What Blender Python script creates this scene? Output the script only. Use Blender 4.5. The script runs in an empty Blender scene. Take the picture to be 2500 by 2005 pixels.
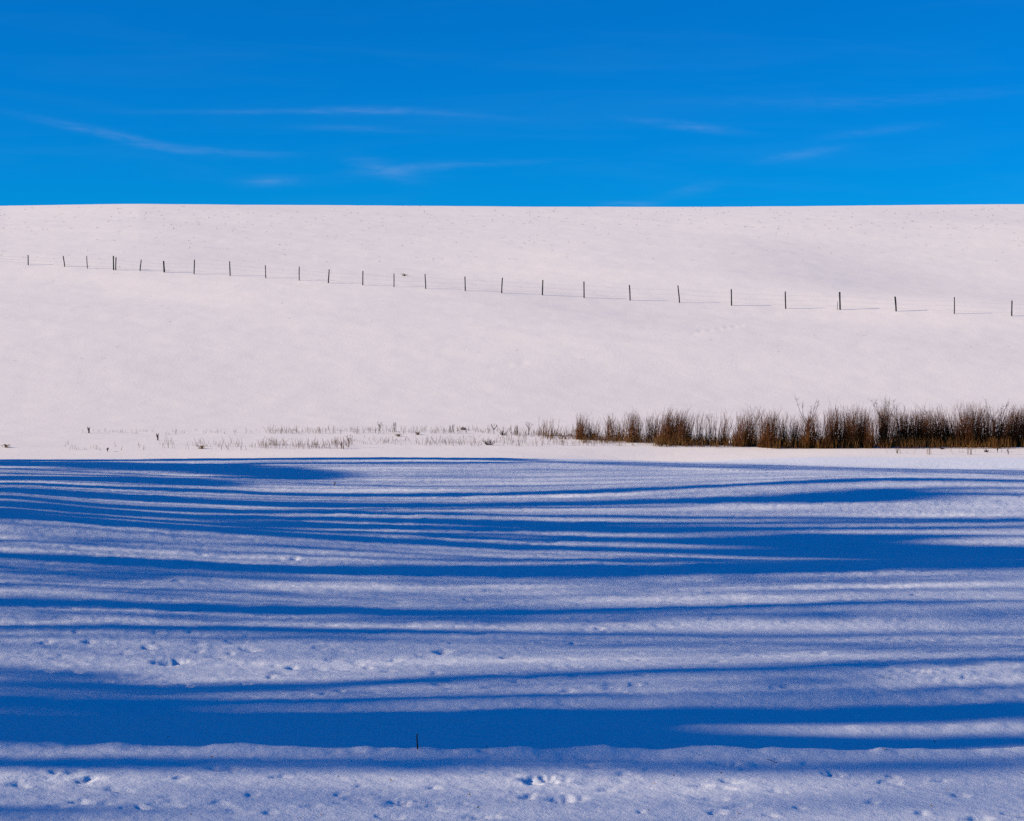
import bpy, math, random
import numpy as np

# ------------------------------------------------------------------ camera
F = 4665.0            # focal length in pixels of a 2500 px wide picture
HOR = 887.0           # picture row of the level horizon
ZC = 5.0              # camera height
scene = bpy.context.scene
COL = scene.collection
cam_d = bpy.data.cameras.new('camera')
cam = bpy.data.objects.new('camera', cam_d)
COL.objects.link(cam)
cam_d.sensor_width = 36.0
cam_d.lens = 36.0 * F / 2500.0
cam_d.shift_y = -(1002.5 - HOR) / 2500.0
cam_d.clip_start = 0.5
cam_d.clip_end = 6000.0
cam.location = (0, 0, ZC)
cam.rotation_euler = (math.radians(90), 0, 0)
scene.camera = cam

# ------------------------------------------------------------------ light
SUN_EL = math.radians(21.0)
SUN_A = math.radians(12.0)          # sun stands to the left, this far behind the camera's side
SH = np.array([-math.cos(SUN_A), -math.sin(SUN_A)])      # horizontal direction to the sun
TANA = math.tan(SUN_A)
TANEL = math.tan(SUN_EL)

world = bpy.data.worlds.new('World')
scene.world = world
world.use_nodes = True
wt = world.node_tree
wt.nodes.clear()


def N(tree, typ, **kw):
    n = tree.nodes.new(typ)
    for k, v in kw.items():
        setattr(n, k, v)
    return n


def math_node(tree, op, a, b=None, c=None):
    n = tree.nodes.new('ShaderNodeMath')
    n.operation = op
    for i, v in enumerate((a, b, c)):
        if v is None:
            continue
        if isinstance(v, (int, float)):
            n.inputs[i].default_value = v
        else:
            tree.links.new(v, n.inputs[i])
    return n.outputs[0]


out = N(wt, 'ShaderNodeOutputWorld')
bg = N(wt, 'ShaderNodeBackground')
bg.inputs['Strength'].default_value = 0.07
sky = N(wt, 'ShaderNodeTexSky', sky_type='NISHITA')
sky.sun_disc = False
sky.sun_elevation = SUN_EL
sky.sun_rotation = math.radians(258.0)
sky.altitude = 1400.0
sky.air_density = 1.0
sky.dust_density = 0.0
sky.ozone_density = 3.0
tint = N(wt, 'ShaderNodeMix', data_type='RGBA', blend_type='MULTIPLY')
tint.inputs[0].default_value = 1.0
tint.inputs[7].default_value = (0.003, 0.51, 1.07, 1.0)      # slide film drops the red of the blue sky
wt.links.new(sky.outputs[0], tint.inputs[6])

# thin cirrus, placed by compass direction and elevation
tc = N(wt, 'ShaderNodeTexCoord')
sep = N(wt, 'ShaderNodeSeparateXYZ')
wt.links.new(tc.outputs['Generated'], sep.inputs[0])
az = math_node(wt, 'ARCTAN2', sep.outputs[0], sep.outputs[1])
el = math_node(wt, 'ARCSINE', sep.outputs[2])
comb = N(wt, 'ShaderNodeCombineXYZ')
wt.links.new(az, comb.inputs[0])
wt.links.new(el, comb.inputs[1])


def streak_noise(sx, sy, detail, rot=0.0, seed=0.0):
    mp = N(wt, 'ShaderNodeMapping')
    mp.inputs['Scale'].default_value = (sx, sy, 1)
    mp.inputs['Rotation'].default_value = (0, 0, rot)
    mp.inputs['Location'].default_value = (seed, seed * 1.7, seed * 0.3)
    wt.links.new(comb.outputs[0], mp.inputs[0])
    nz = N(wt, 'ShaderNodeTexNoise')
    nz.inputs['Scale'].default_value = 1.0
    nz.inputs['Detail'].default_value = detail
    nz.inputs['Roughness'].default_value = 0.55
    nz.inputs['Distortion'].default_value = 0.6
    wt.links.new(mp.outputs[0], nz.inputs['Vector'])
    return nz.outputs[0]


fine = streak_noise(60, 420, 6, 0.05, 3.1)
broad = streak_noise(7, 60, 4, -0.04, 9.4)
# (centre u, centre v, half length, half thickness, slope, strength)
WISPS = [(180, 325, 110, 7, 0.19, 0.26), (330, 352, 120, 8, 0.22, 0.40), (490, 373, 120, 7, 0.06, 0.40), (640, 380, 90, 5, 0.0, .15),
         (650, 278, 260, 5, -0.02, 0.22), (900, 272, 130, 7, 0.0, 0.42), (1100, 280, 160, 6, 0.06, .14),
         (860, 316, 120, 6, 0.02, 0.22), (660, 447, 60, 10, -0.05, 0.40),
         (935, 415, 70, 16, 0.25, 0.34), (1010, 411, 120, 9, -0.08, 0.36), (1230, 398, 160, 6, -0.04, .14), (1680, 311, 110, 8, 0.12, 0.42),
         (1960, 383, 80, 9, -0.14, 0.34), (2150, 330, 120, 8, -0.10, 0.16), (1690, 466, 60, 9, -.2, .2), (1545, 499, 60, 5, 0.0, 0.36),
         (2250, 255, 320, 12, -0.05, 0.10), (1950, 255, 200, 9, .02, .12)]
total = None
for (cu, cv, hl, ht, sl, st) in WISPS:
    a0 = math.atan((cu - 1250) / F)
    e0 = math.atan((HOR - cv) / F)
    da = math_node(wt, 'SUBTRACT', az, a0)
    de = math_node(wt, 'SUBTRACT', el, e0)
    de2 = math_node(wt, 'MULTIPLY_ADD', da, sl, de)
    p = math_node(wt, 'POWER', math_node(wt, 'ABSOLUTE', math_node(wt, 'DIVIDE', da, hl / F)), 2.0)
    q = math_node(wt, 'POWER', math_node(wt, 'ABSOLUTE', math_node(wt, 'DIVIDE', de2, 1.15 * ht / F)), 2.0)
    g = math_node(wt, 'EXPONENT', math_node(wt, 'MULTIPLY', math_node(wt, 'ADD', p, q), -1.0))
    g = math_node(wt, 'MULTIPLY', g, st * 0.34)
    total = g if total is None else math_node(wt, 'ADD', total, g)
fr = N(wt, 'ShaderNodeMapRange')
fr.inputs[1].default_value = 0.30; fr.inputs[2].default_value = 0.70
fr.inputs[3].default_value = 0.15; fr.inputs[4].default_value = 1.3
wt.links.new(fine, fr.inputs[0])
total = math_node(wt, 'MULTIPLY', total, fr.outputs[0])
br = N(wt, 'ShaderNodeMapRange')
br.inputs[1].default_value = 0.46; br.inputs[2].default_value = 0.80
br.inputs[3].default_value = 0.0; br.inputs[4].default_value = 0.025
wt.links.new(broad, br.inputs[0])
total = math_node(wt, 'ADD', total, br.outputs[0])
cl = N(wt, 'ShaderNodeMix', data_type='RGBA', blend_type='MIX')
cl.inputs[7].default_value = (2.2, 3.6, 6.6, 1.0)
wt.links.new(total, cl.inputs[0])
wt.links.new(tint.outputs[2], cl.inputs[6])
wt.links.new(cl.outputs[2], bg.inputs['Color'])
wt.links.new(bg.outputs[0], out.inputs[0])

sun_d = bpy.data.lights.new('sun', 'SUN')
sun_d.energy = 4.3
sun_d.angle = math.radians(0.85)
sun_d.color = (1.0, 0.80, 0.58)
sun = bpy.data.objects.new('sun', sun_d)
COL.objects.link(sun)
from mathutils import Vector, Matrix
sv = Vector((SH[0] * math.cos(SUN_EL), SH[1] * math.cos(SUN_EL), math.sin(SUN_EL)))
sun.rotation_euler = sv.to_track_quat('Z', 'Y').to_euler()
sun.location = (-60, -20, 40)

vs = scene.view_settings
vs.view_transform = 'Standard'
vs.look = 'None'
vs.gamma = 1.0
vs.use_curve_mapping = False
vs.exposure = 0.75
scene.cycles.use_denoising = False           # the photograph is grainy slide film
scene.cycles.sample_clamp_indirect = 0.12

# ------------------------------------------------------------------ helpers
rng = np.random.RandomState(7)
random.seed(11)
LAT = [rng.rand(512, 512).astype(np.float64) for _ in range(6)]


def vnoise(x, y, k=0, rot=0.5):
    """smooth value noise in [-1, 1]"""
    c, s = math.cos(rot + k), math.sin(rot + k)
    X = x * c - y * s + 1000.3
    Y = x * s + y * c + 1000.7
    ix = np.floor(X).astype(np.int64); iy = np.floor(Y).astype(np.int64)
    fx = X - ix; fy = Y - iy
    fx = fx * fx * fx * (fx * (fx * 6 - 15) + 10); fy = fy * fy * fy * (fy * (fy * 6 - 15) + 10)
    L = LAT[k % 6]
    a = L[iy % 512, ix % 512]; b = L[iy % 512, (ix + 1) % 512]
    c2 = L[(iy + 1) % 512, ix % 512]; d = L[(iy + 1) % 512, (ix + 1) % 512]
    return ((a * (1 - fx) + b * fx) * (1 - fy) + (c2 * (1 - fx) + d * fx) * fy) * 2 - 1


def sstep(a, b, x):
    t = np.clip((x - a) / (b - a), 0, 1)
    return t * t * (3 - 2 * t)


def pchip(xk, yk, x):
    """monotone cubic interpolation; yk may be 2-D (knots, columns) with one x row per column"""
    xk = np.asarray(xk, float); yk = np.asarray(yk, float)
    h = np.diff(xk); d = np.diff(yk) / h
    m = np.zeros_like(yk)
    m[0] = d[0]; m[-1] = d[-1]
    for i in range(1, len(xk) - 1):
        if d[i - 1] * d[i] > 0:
            w1 = 2 * h[i] + h[i - 1]; w2 = h[i] + 2 * h[i - 1]
            m[i] = (w1 + w2) / (w1 / d[i - 1] + w2 / d[i])
    x = np.clip(x, xk[0], xk[-1])
    i = np.clip(np.searchsorted(xk, x) - 1, 0, len(xk) - 2)
    t = (x - xk[i]) / h[i]
    return ((2 * t**3 - 3 * t**2 + 1) * yk[i] + (t**3 - 2 * t**2 + t) * h[i] * m[i]
            + (-2 * t**3 + 3 * t**2) * yk[i + 1] + (t**3 - t**2) * h[i] * m[i + 1])


# ------------------------------------------------------------------ the lie of the land
# The long tree shadows run straight in plan; how they bend in the photograph gives the ground's height.
UK = np.array([50, 400, 800, 1250, 1650, 2050, 2450], float)
ROWS = [   # row at the middle column, shift of the same shadow line at the seven columns
    (1118, [3, 3, -3, 0, 11, 18, 25]),
    (1160, [-6, -3, 1, 0, -3, -10, -8]),
    (1206, [-24, -12, 3, 0, -12, -26, -28]),
    (1230, [-32, -12, 2, 0, -5, -13, -16]),
    (1258, [-42, -17, -7, 0, 2, 2, 0]),
    (1279, [-48, -24, -12, 0, 3, 7, 7]),
    (1294, [-53, -30, -13, 0, 4, 8, 9]),
    (1335, [-74, -49, -23, 0, 11, 17, 20]),
    (1398, [-41, -21, -6, 0, -5, -12, -18]),
    (1495, [-25, -15, -5, 0, -9, -18, -26]),
    (1546, [-13, -10, -4, 0, 4, 5, 0]),
    (1650, [12, 20, 18, 0, -10, -22, -34]),
    (1710, [-6, 4, 10, 0, -2, -10, -24]),
    (1828, [-10, -6, -2, 0, 3, 2, -3]),
    (2005, [0, 0, 0, 0, 0, 0, 0]),
]
YQ = np.array([10, 20, 30, 40, 50, 60, 72, 85], float)
DQ = np.array([4.80, 4.80, 4.80, 4.80, 4.74, 4.60, 4.43, 231 * 85 / F])
_qd = np.linspace(10, 85, 1500)
_vd = HOR + F * pchip(YQ, DQ, _qd) / _qd
RV = np.array([r[0] for r in ROWS], float)
UN = np.linspace(-0.285, 0.285, 58)                 # columns of the shift table
_un = (UK - 1250) / F
SHIFT = np.array([np.polyval(np.polyfit(_un, r[1], 4), np.clip(UN, -0.262, 0.262)) for r in ROWS])
QROW = np.interp(-RV, -_vd, _qd)                    # plan position of each row
CREST_V = pchip(_un, [1121, 1121, 1115, 1118, 1129, 1136, 1143], np.clip(UN, -.262, .262))
BAND_V = pchip(_un, [1090, 1090, 1089, 1089, 1090, 1091, 1090], np.clip(UN, -.262, .262))
DIP = np.interp(UN, [-.28, 0.0, .10, .2], [.26, .26, .12, 0.0])
SKY_V = np.interp(UN, (np.array([0, 330, 820, 1300, 1650, 2500]) - 1250) / F, [503, 498, 501, 505, 505, 499.5])
QT = np.concatenate([np.linspace(10, 85, 600), np.linspace(85, 112, 140)[1:], np.linspace(112, 330, 400)[1:]])


def hill_drop(m):
    q = QT[QT > 112]
    sl = 0.05 + (m - 0.05) * sstep(111, 134, q)
    sl = sl * (1 - sstep(205, 300, q)) - 0.03 * sstep(280, 330, q)
    dq = np.diff(np.concatenate([[112.0], q]))
    return q, 175 / F * 112 - np.cumsum(sl * dq)


lo, hi = 0.1, 0.4
for _ in range(40):
    mid = (lo + hi) / 2
    q, d = hill_drop(mid)
    if (-d / q).max() < (HOR - 502) / F:
        lo = mid
    else:
        hi = mid
HQ, HD = hill_drop(lo)
TABLE = np.zeros((len(UN), len(QT)))
for j, un in enumerate(UN):
    den = 1 - un * TANA
    qa = QT[QT <= 85]
    v0 = HOR + F * pchip(YQ, DQ, qa) / qa
    off = pchip(RV, SHIFT[:, j], v0)
    Da = (v0 + off - HOR) / F * qa / den
    qb = QT[(QT > 85) & (QT <= 112)]
    k = [85, 88, 93, 97.5, 104, 108, 112]
    D85 = Da[-1]; D104 = (BAND_V[j] - HOR) / F * 104 / den; D112 = (1064 - HOR) / F * 112 / den
    D97 = (CREST_V[j] - HOR) / F * 97.5 / den - 0.02
    wd = float(sstep(0.0, .2, DIP[j]))
    D97 = D97 * wd + (D85 * .35 + D104 * .65) * (1 - wd)
    kv = [D85, (D85 * .8 + D97 * .2) + .55 * DIP[j], (D97 + .25 * DIP[j]) * wd + (D85 * .6 + D97 * .4) * (1 - wd), D97, D104, D104 * .6 + D112 * .4, D112]
    Db = pchip(k, kv, qb)
    Dc = HD + (D112 - HD[0]) * (1 - sstep(112, 150, HQ)) + (1 - 1 / den) * 0
    Dc = HD / den * sstep(112, 150, HQ) + (HD + D112 - HD[0]) * (1 - sstep(112, 150, HQ))
    Dc = Dc + (SKY_V[j] - 502) / F * HQ * sstep(160, 230, HQ)
    TABLE[j] = np.concatenate([Da, Db, Dc])


def macro_drop(un, q):
    un = np.clip(un, UN[0], UN[-1]); q = np.clip(q, QT[0], QT[-1])
    fj = (un - UN[0]) / (UN[1] - UN[0]); j = np.clip(fj.astype(int), 0, len(UN) - 2); fj = fj - j
    i = np.clip(np.searchsorted(QT, q) - 1, 0, len(QT) - 2)
    fi = (q - QT[i]) / (QT[i + 1] - QT[i])
    return ((TABLE[j, i] * (1 - fi) + TABLE[j, i + 1] * fi) * (1 - fj)
            + (TABLE[j + 1, i] * (1 - fi) + TABLE[j + 1, i + 1] * fi) * fj)


def q_of(x, y):
    un = x / np.maximum(y, 8.0)
    return un, y * (1 - np.clip(un, -.29, .29) * TANA)


def lane_relief(x, y, q):
    wob = 0.18 * vnoise(x * .5, y * .05, 1) + 0.08 * vnoise(x * 1.7, y * .2, 2)
    jag = 1 + 0.45 * vnoise(x * 1.4, x * 0, 3) + 0.45 * vnoise(x * 4.2, x * 0 + 5, 4)
    z = -0.05 * sstep(23.5, 24.2, q) * (1 - sstep(26.8, 27.5, q))
    z = z + 0.048 * jag * np.exp(-((q - 23.55 - wob * .5) / .22) ** 2)
    z = z + 0.014 * jag * np.exp(-((q - 27.35 - wob) / .22) ** 2)
    z = z + 0.012 * jag * np.exp(-((q - 26.6 - wob * .8) / .16) ** 2)
    z = z + 0.03 * jag * np.exp(-((q - 25.25 - wob * .5) / .20) ** 2) * sstep(0.5, 4.5, x)
    return z


def mid_relief(x, y, q):
    """broad, slow unevenness of the snow"""
    f = sstep(80, 130, q)
    z = (1 - f) * (0.020 * vnoise(x / 6, y / 4, 0) + .012 * vnoise(x / 2.5, y / 2, 5))
    h = sstep(114, 150, q) * (1 - sstep(225, 260, q) * .7)
    z = z + h * (0.42 * vnoise(x / 30, y / 18, 1) + 0.03 * vnoise(x / 9, y / 6, 2) + 0.030 * vnoise(x / 13, y / 2.6, 4, -4.0))
    return z


def ground(x, y):
    x = np.asarray(x, float); y = np.asarray(y, float)
    un, q = q_of(x, y)
    return ZC - macro_drop(un, q) + lane_relief(x, y, q) + mid_relief(x, y, q)


_YS = np.concatenate([np.linspace(14, 40, 900), np.linspace(40, 120, 1100)[1:], np.linspace(120, 320, 800)[1:]])


def hit(u, v):
    """where the line of sight of a picture point meets the snow"""
    un = (u - 1250) / F
    g = ground(un * _YS, _YS) - (ZC - (v - HOR) / F * _YS)
    k = np.where(g > 0)[0]
    i = k[0] if len(k) else len(_YS) - 1
    i = max(i, 1)
    t = g[i - 1] / (g[i - 1] - g[i]) if g[i] != g[i - 1] else 0.0
    Y = _YS[i - 1] + t * (_YS[i] - _YS[i - 1])
    X = un * Y
    return X, Y, float(ground(np.array([X]), np.array([Y]))[0])


# footprints and hollows: picture place, size
PRINTS = [(185, 1543, 1), (110, 1570, 1.3), (220, 1565, 1), (360, 1581, 1.5), (383, 1568, 1), (464, 1543, 1), (383, 1543, 1),
          (484, 1590, 1), (609, 1587, 1.4), (530, 1604, 1.5), (562, 1596, 1), (417, 1619, 1.9), (435, 1614, 1.2), (690, 1645, 1.2),
          (713, 1632, 1.2), (661, 1654, 1), (597, 1672, 1.2), (458, 1674, 1.2), (391, 1676, 1.2), (119, 1639, 1.2), (185, 1640, 1.1),
          (64, 1670, 1.1), (110, 1680, 1.3), (252, 1664, 1.1), (1081, 1591, 1.6), (962, 1613, 1), (875, 1622, .9), (899, 1632, .9),
          (951, 1640, 1.1), (1072, 1669, 1.2), (1194, 1679, 1.1), (800, 1694, 1.1), (829, 1688, 1), (991, 1527, 1.2), (1241, 1604, 1.3),
          (1061, 1644, .9), (133, 1885, 1.1), (174, 1884, 1.2), (212, 1904, 1.6), (281, 1928, 1.1), (52, 1917, 1.1), (191, 1958, 1.2),
          (345, 1971, 1.2), (139, 1971, .9), (539, 1877, 1.6), (687, 1896, 1), (980, 1962, 1.4), (957, 1997, 1.1), (1177, 1994, 1.3),
          (1293, 1945, 1.3), (1331, 1903, 1.9), (1300, 1908, 1.3), (1383, 1952, 1.9), (1786, 1908, 1.2), (1749, 1982, 1.2),
          (2343, 1943, 1.2), (2033, 1890, 1.2), (1711, 1917, 1), (1775, 1866, 1.3), (1954, 1972, .8), (1563, 1982, .8),
          (1754, 1616, 1.1), (1563, 1649, 1), (1549, 1672, 1.1), (1925, 1674, 1.4), (2166, 1655, 1.2), (2259, 1642, 1.3),
          (1514, 1568, .9), (1404, 1571, 1), (1464, 1535, 1.2), (1392, 1685, 1), (1400, 1650, 1), (1267, 1664, 1.3), (2178, 1896, 1),
          (2392, 2001, 1.4), (2300, 1906, .9), (432, 1419, 1.5), (719, 1365, 1.6), (487, 1490, 1.2), (1142, 1464, 1.1), (2000, 1595, 1),
          (2230, 1452, 1.2), (830, 1940, .8), (620, 1940, .8), (1480, 1930, .8), (1900, 1935, .8), (2130, 1960, .9), (660, 1985, .8),
          (880, 1920, .7), (1520, 1890, .9), (1880, 1990, .9), (2250, 1985, .9), (440, 1900, .8), (1060, 1925, .8), (760, 1968, .8)]
PITS = []
for (u, v, s) in PRINTS:
    X, Y, Z = hit(u, v)
    PITS.append((X, Y, s))


LINES = [  # drift lip on the field and faint animal trails on the hill: two ends, height, half width
    (hit(1745, 1148), hit(1890, 1156), .07, .16), (hit(1890, 1157), hit(2060, 1168), .06, .16),
    (hit(1690, 813), hit(1815, 794), -.07, .30), (hit(1195, 897), hit(1290, 886), -.06, .30), (hit(2080, 842), hit(2230, 838), -.05, .3)]


def fine_relief(x, y, q):
    near = 1 - sstep(60, 105, q)
    rough = 0.65 + 0.5 * vnoise(x / 5, y / 5, 3)
    z = near * rough * (0.020 * vnoise(x / .95, y / .70, 0) + 0.014 * vnoise(x / .46, y / .36, 1)
                        + 0.010 * np.abs(vnoise(x / .24, y / .18, 3)) + 0.007 * vnoise(x / .17, y / .13, 2) + 0.004 * vnoise(x / .085, y / .07, 4))
    crust = sstep(.35, .6, vnoise(x / .75, y / .55, 5)) * sstep(.0, .5, vnoise(x / .21, y / .15, 0))
    z = z - near * 0.016 * crust
    lane = sstep(23.9, 24.3, q) * (1 - sstep(26.3, 26.8, q))
    z = z * (1 - .7 * lane)
    far = sstep(90, 120, q)
    z = z + far * (0.012 * vnoise(x / 2.2, y / 1.6, 2) + 0.004 * vnoise(x / .9, y / .8, 5))
    for (a, b, hgt, hw) in LINES:
        ax, ay, bx, by = a[0], a[1], b[0], b[1]
        m = (x > ax - 1) & (x < bx + 1) & (y > min(ay, by) - 4) & (y < max(ay, by) + 4)
        if not m.any():
            continue
        t = np.clip((x[m] - ax) / (bx - ax), -.1, 1.1)
        d = y[m] - (ay + (by - ay) * t) + .25 * vnoise(x[m] / 1.3, y[m] * 0, 2)
        fade = sstep(-.1, .15, t) * (1 - sstep(.85, 1.1, t)) * (np.clip(.6 + .8 * vnoise(x[m] / .7, y[m] * 0, 4), 0, 1.3) if hgt > 0 else .7)
        z[m] += hgt * fade * np.exp(-(d / hw) ** 2)
    for (px, py, s) in PITS:
        r = 0.060 * s * (0.8 + 0.4 * abs(math.sin(px * 37.1 + py)))
        ca, sa = math.cos(px * 13.7), math.sin(px * 13.7)
        s = s * (0.75 if py < 23 else 1.0)
        m = (np.abs(x - px) < 6 * r) & (np.abs(y - py) < 8 * r)
        if not m.any():
            continue
        ex = (x[m] - px) / r + .5 * vnoise(x[m] / .07, y[m] / .07, 1); ey = (y[m] - py) / r + .5 * vnoise(x[m] / .07, y[m] / .07, 2)
        dx = ex * ca + ey * sa; dy = (-ex * sa + ey * ca) / 1.7
        d2 = dx * dx + dy * dy
        z[m] += -0.033 * s * np.exp(-d2 ** 1.2) + 0.004 * s * np.exp(-((np.sqrt(d2) - 1.8) / .7) ** 2)
        z[m] += 0.003 * s * np.exp(-(((dx - 2.8) / 1.3) ** 2 + (dy / 1.2) ** 2))
    return z


def tag(o, label=None, cat=None, group=None, kind=None):
    if label: o['label'] = label
    if cat: o['category'] = cat
    if group: o['group'] = group
    if kind: o['kind'] = kind
    return o


def empty(name, loc):
    o = bpy.data.objects.new(name, None)
    o.empty_display_size = 0.2
    COL.objects.link(o)
    o.location = loc
    return o


def mesh_obj(name, verts, faces, mat, parent=None, smooth=True):
    me = bpy.data.meshes.new(name)
    V = np.asarray(verts, np.float32)
    Fc = np.asarray(faces, np.int32)
    n = Fc.shape[1]
    me.vertices.add(len(V)); me.vertices.foreach_set('co', V.ravel())
    me.loops.add(Fc.size); me.loops.foreach_set('vertex_index', Fc.ravel())
    me.polygons.add(len(Fc)); me.polygons.foreach_set('loop_start', np.arange(0, Fc.size, n, dtype=np.int32))
    me.polygons.foreach_set('use_smooth', np.full(len(Fc), smooth))
    me.update(calc_edges=True)
    me.materials.append(mat)
    o = bpy.data.objects.new(name, me)
    COL.objects.link(o)
    if parent is not None:
        o.parent = parent
    return o


class Tubes:
    """collects many thin tapered tubes into one mesh"""
    def __init__(self, sides=3):
        self.v = []; self.f = []; self.n = 0; self.sides = sides

    def add(self, pts, rads, cap=False):
        pts = np.asarray(pts, float)
        k = self.sides
        d = np.gradient(pts, axis=0)
        d /= np.linalg.norm(d, axis=1)[:, None] + 1e-9
        ref = np.array([0.31, 0.95, 0.05]) if abs(d[0, 2]) > .5 else np.array([0, 0, 1.0])
        a = np.cross(d, ref); a /= np.linalg.norm(a, axis=1)[:, None] + 1e-9
        b = np.cross(d, a)
        ang = np.arange(k) / k * 2 * math.pi + random.random()
        ring = (a[:, None, :] * np.cos(ang)[None, :, None] + b[:, None, :] * np.sin(ang)[None, :, None])
        V = pts[:, None, :] + ring * np.asarray(rads, float)[:, None, None]
        self.v.append(V.reshape(-1, 3))
        m = len(pts)
        base = self.n
        for i in range(m - 1):
            for j in range(k):
                j2 = (j + 1) % k
                self.f.append((base + i * k + j, base + i * k + j2, base + (i + 1) * k + j2, base + (i + 1) * k + j))
        if cap and k == 4:
            self.f.append((base + (m - 1) * k, base + (m - 1) * k + 1, base + (m - 1) * k + 2, base + (m - 1) * k + 3))
        self.n += m * k

    def build(self, name, mat, parent=None):
        return mesh_obj(name, np.concatenate(self.v), self.f, mat, parent)


# ------------------------------------------------------------------ materials
def base_mat(name, rough=0.7):
    m = bpy.data.materials.new(name)
    m.use_nodes = True
    b = m.node_tree.nodes['Principled BSDF']
    b.inputs['Roughness'].default_value = rough
    b.inputs['Specular IOR Level'].default_value = 0.15
    return m, m.node_tree, b


def noise_mat(name, stops, scale, rough=0.8, stretch=(1, 1, 1), detail=4, bump=0.0):
    m, t, b = base_mat(name, rough)
    g = N(t, 'ShaderNodeNewGeometry')
    mp = N(t, 'ShaderNodeMapping')
    mp.inputs['Scale'].default_value = stretch
    t.links.new(g.outputs['Position'], mp.inputs[0])
    nz = N(t, 'ShaderNodeTexNoise')
    nz.inputs['Scale'].default_value = scale
    nz.inputs['Detail'].default_value = detail
    t.links.new(mp.outputs[0], nz.inputs['Vector'])
    r = N(t, 'ShaderNodeValToRGB')
    cr = r.color_ramp
    while len(cr.elements) < len(stops):
        cr.elements.new(0.5)
    for e, (p, c) in zip(cr.elements, stops):
        e.position = p; e.color = (*c, 1)
    t.links.new(nz.outputs[0], r.inputs[0])
    t.links.new(r.outputs[0], b.inputs['Base Color'])
    if bump:
        bp = N(t, 'ShaderNodeBump')
        bp.inputs['Strength'].default_value = bump
        bp.inputs['Distance'].default_value = 0.02
        t.links.new(nz.outputs[0], bp.inputs['Height'])
        t.links.new(bp.outputs[0], b.inputs['Normal'])
    return m


def snow_mat(name, fine_scale, fine_dist, mid_scale, mid_dist, lo_col, hi_col):
    m, t, b = base_mat(name, 0.55)
    g = N(t, 'ShaderNodeNewGeometry')
    n1 = N(t, 'ShaderNodeTexNoise')
    n1.inputs['Scale'].default_value = fine_scale
    n1.inputs['Detail'].default_value = 3
    n2 = N(t, 'ShaderNodeTexNoise')
    n2.inputs['Scale'].default_value = mid_scale
    n2.inputs['Detail'].default_value = 5
    for n in (n1, n2):
        t.links.new(g.outputs['Position'], n.inputs['Vector'])
    b1 = N(t, 'ShaderNodeBump')
    b1.inputs['Strength'].default_value = 1.0
    b1.inputs['Distance'].default_value = fine_dist
    t.links.new(n1.outputs[0], b1.inputs['Height'])
    b2 = N(t, 'ShaderNodeBump')
    b2.inputs['Strength'].default_value = 1.0
    b2.inputs['Distance'].default_value = mid_dist
    t.links.new(n2.outputs[0], b2.inputs['Height'])
    t.links.new(b1.outputs[0], b2.inputs['Normal'])
    t.links.new(b2.outputs[0], b.inputs['Normal'])
    # very slightly uneven snow colour; both ramp colours also carry a tint of the light
    r = N(t, 'ShaderNodeValToRGB')
    r.color_ramp.elements[0].position = .3; r.color_ramp.elements[0].color = (*lo_col, 1)
    r.color_ramp.elements[1].position = .7; r.color_ramp.elements[1].color = (*hi_col, 1)
    t.links.new(n2.outputs[0], r.inputs[0])
    t.links.new(r.outputs[0], b.inputs['Base Color'])
    return m


M = {
    'snow': snow_mat('snow_near_shade_tint', 30.0, 0.006, 5.0, 0.022, (.78, .86, .94), (.85, .90, .96)),  # field snow: blue of the half-shade is mixed into its base colour
    'snow_far': snow_mat('snow_hill_sun_tint', 5.0, 0.008, 0.5, 0.03, (.91, .885, .845), (.935, .905, .86)),  # same snow on the hill, warm sunlight tone put into its base colour
    'post': noise_mat('weathered_post', [(.3, (.006, .009, .010)), (.7, (.016, .021, .022))], 9, .85, (1, 1, .15), bump=.4),
    'wire': noise_mat('galvanised_wire', [(.3, (.10, .11, .14)), (.7, (.16, .17, .20))], 3, .5),
    'stem': noise_mat('shrub_stem', [(.3, (.050, .016, .004)), (.55, (.088, .030, .007)), (.75, (.14, .054, .013))], 1.6),
    'twig': noise_mat('shrub_twig', [(.3, (.052, .020, .012)), (.7, (.105, .042, .023))], 1.6),
    'straw': noise_mat('dry_straw', [(.3, (.052, .023, .006)), (.55, (.105, .050, .012)), (.75, (.20, .11, .032))], 2.2),
    'weed': noise_mat('dry_weed', [(.3, (.05, .035, .03)), (.7, (.16, .11, .085))], 2.0),
    'dark_weed': noise_mat('dark_weed', [(.3, (.02, .02, .024)), (.7, (.06, .05, .05))], 3.0),
    'sapling': noise_mat('sapling_bark', [(.3, (.016, .017, .020)), (.7, (.05, .048, .048))], 3.0),
    'bark': noise_mat('tree_bark', [(.3, (.05, .04, .032)), (.7, (.13, .11, .09))], 5, .9, (1, 1, .2), bump=.5),
    'needle': noise_mat('evergreen_foliage', [(.3, (.02, .04, .016)), (.7, (.05, .085, .03))], 2.0),
    'leaf': noise_mat('dead_leaf', [(.3, (.20, .10, .02)), (.7, (.42, .24, .05))], 8.0),
}

# ------------------------------------------------------------------ snow field and hill
cols = np.concatenate([[-5, -3.6, -2.6, -1.9, -1.4, -1.05, -.8, -.62, -.5, -.42, -.37, -.335, -.31],
                       np.linspace(-.292, .292, 760),
                       [.31, .335, .37, .42, .5, .62, .8, 1.05, 1.4, 1.9, 2.6, 3.6, 5]])


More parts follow.
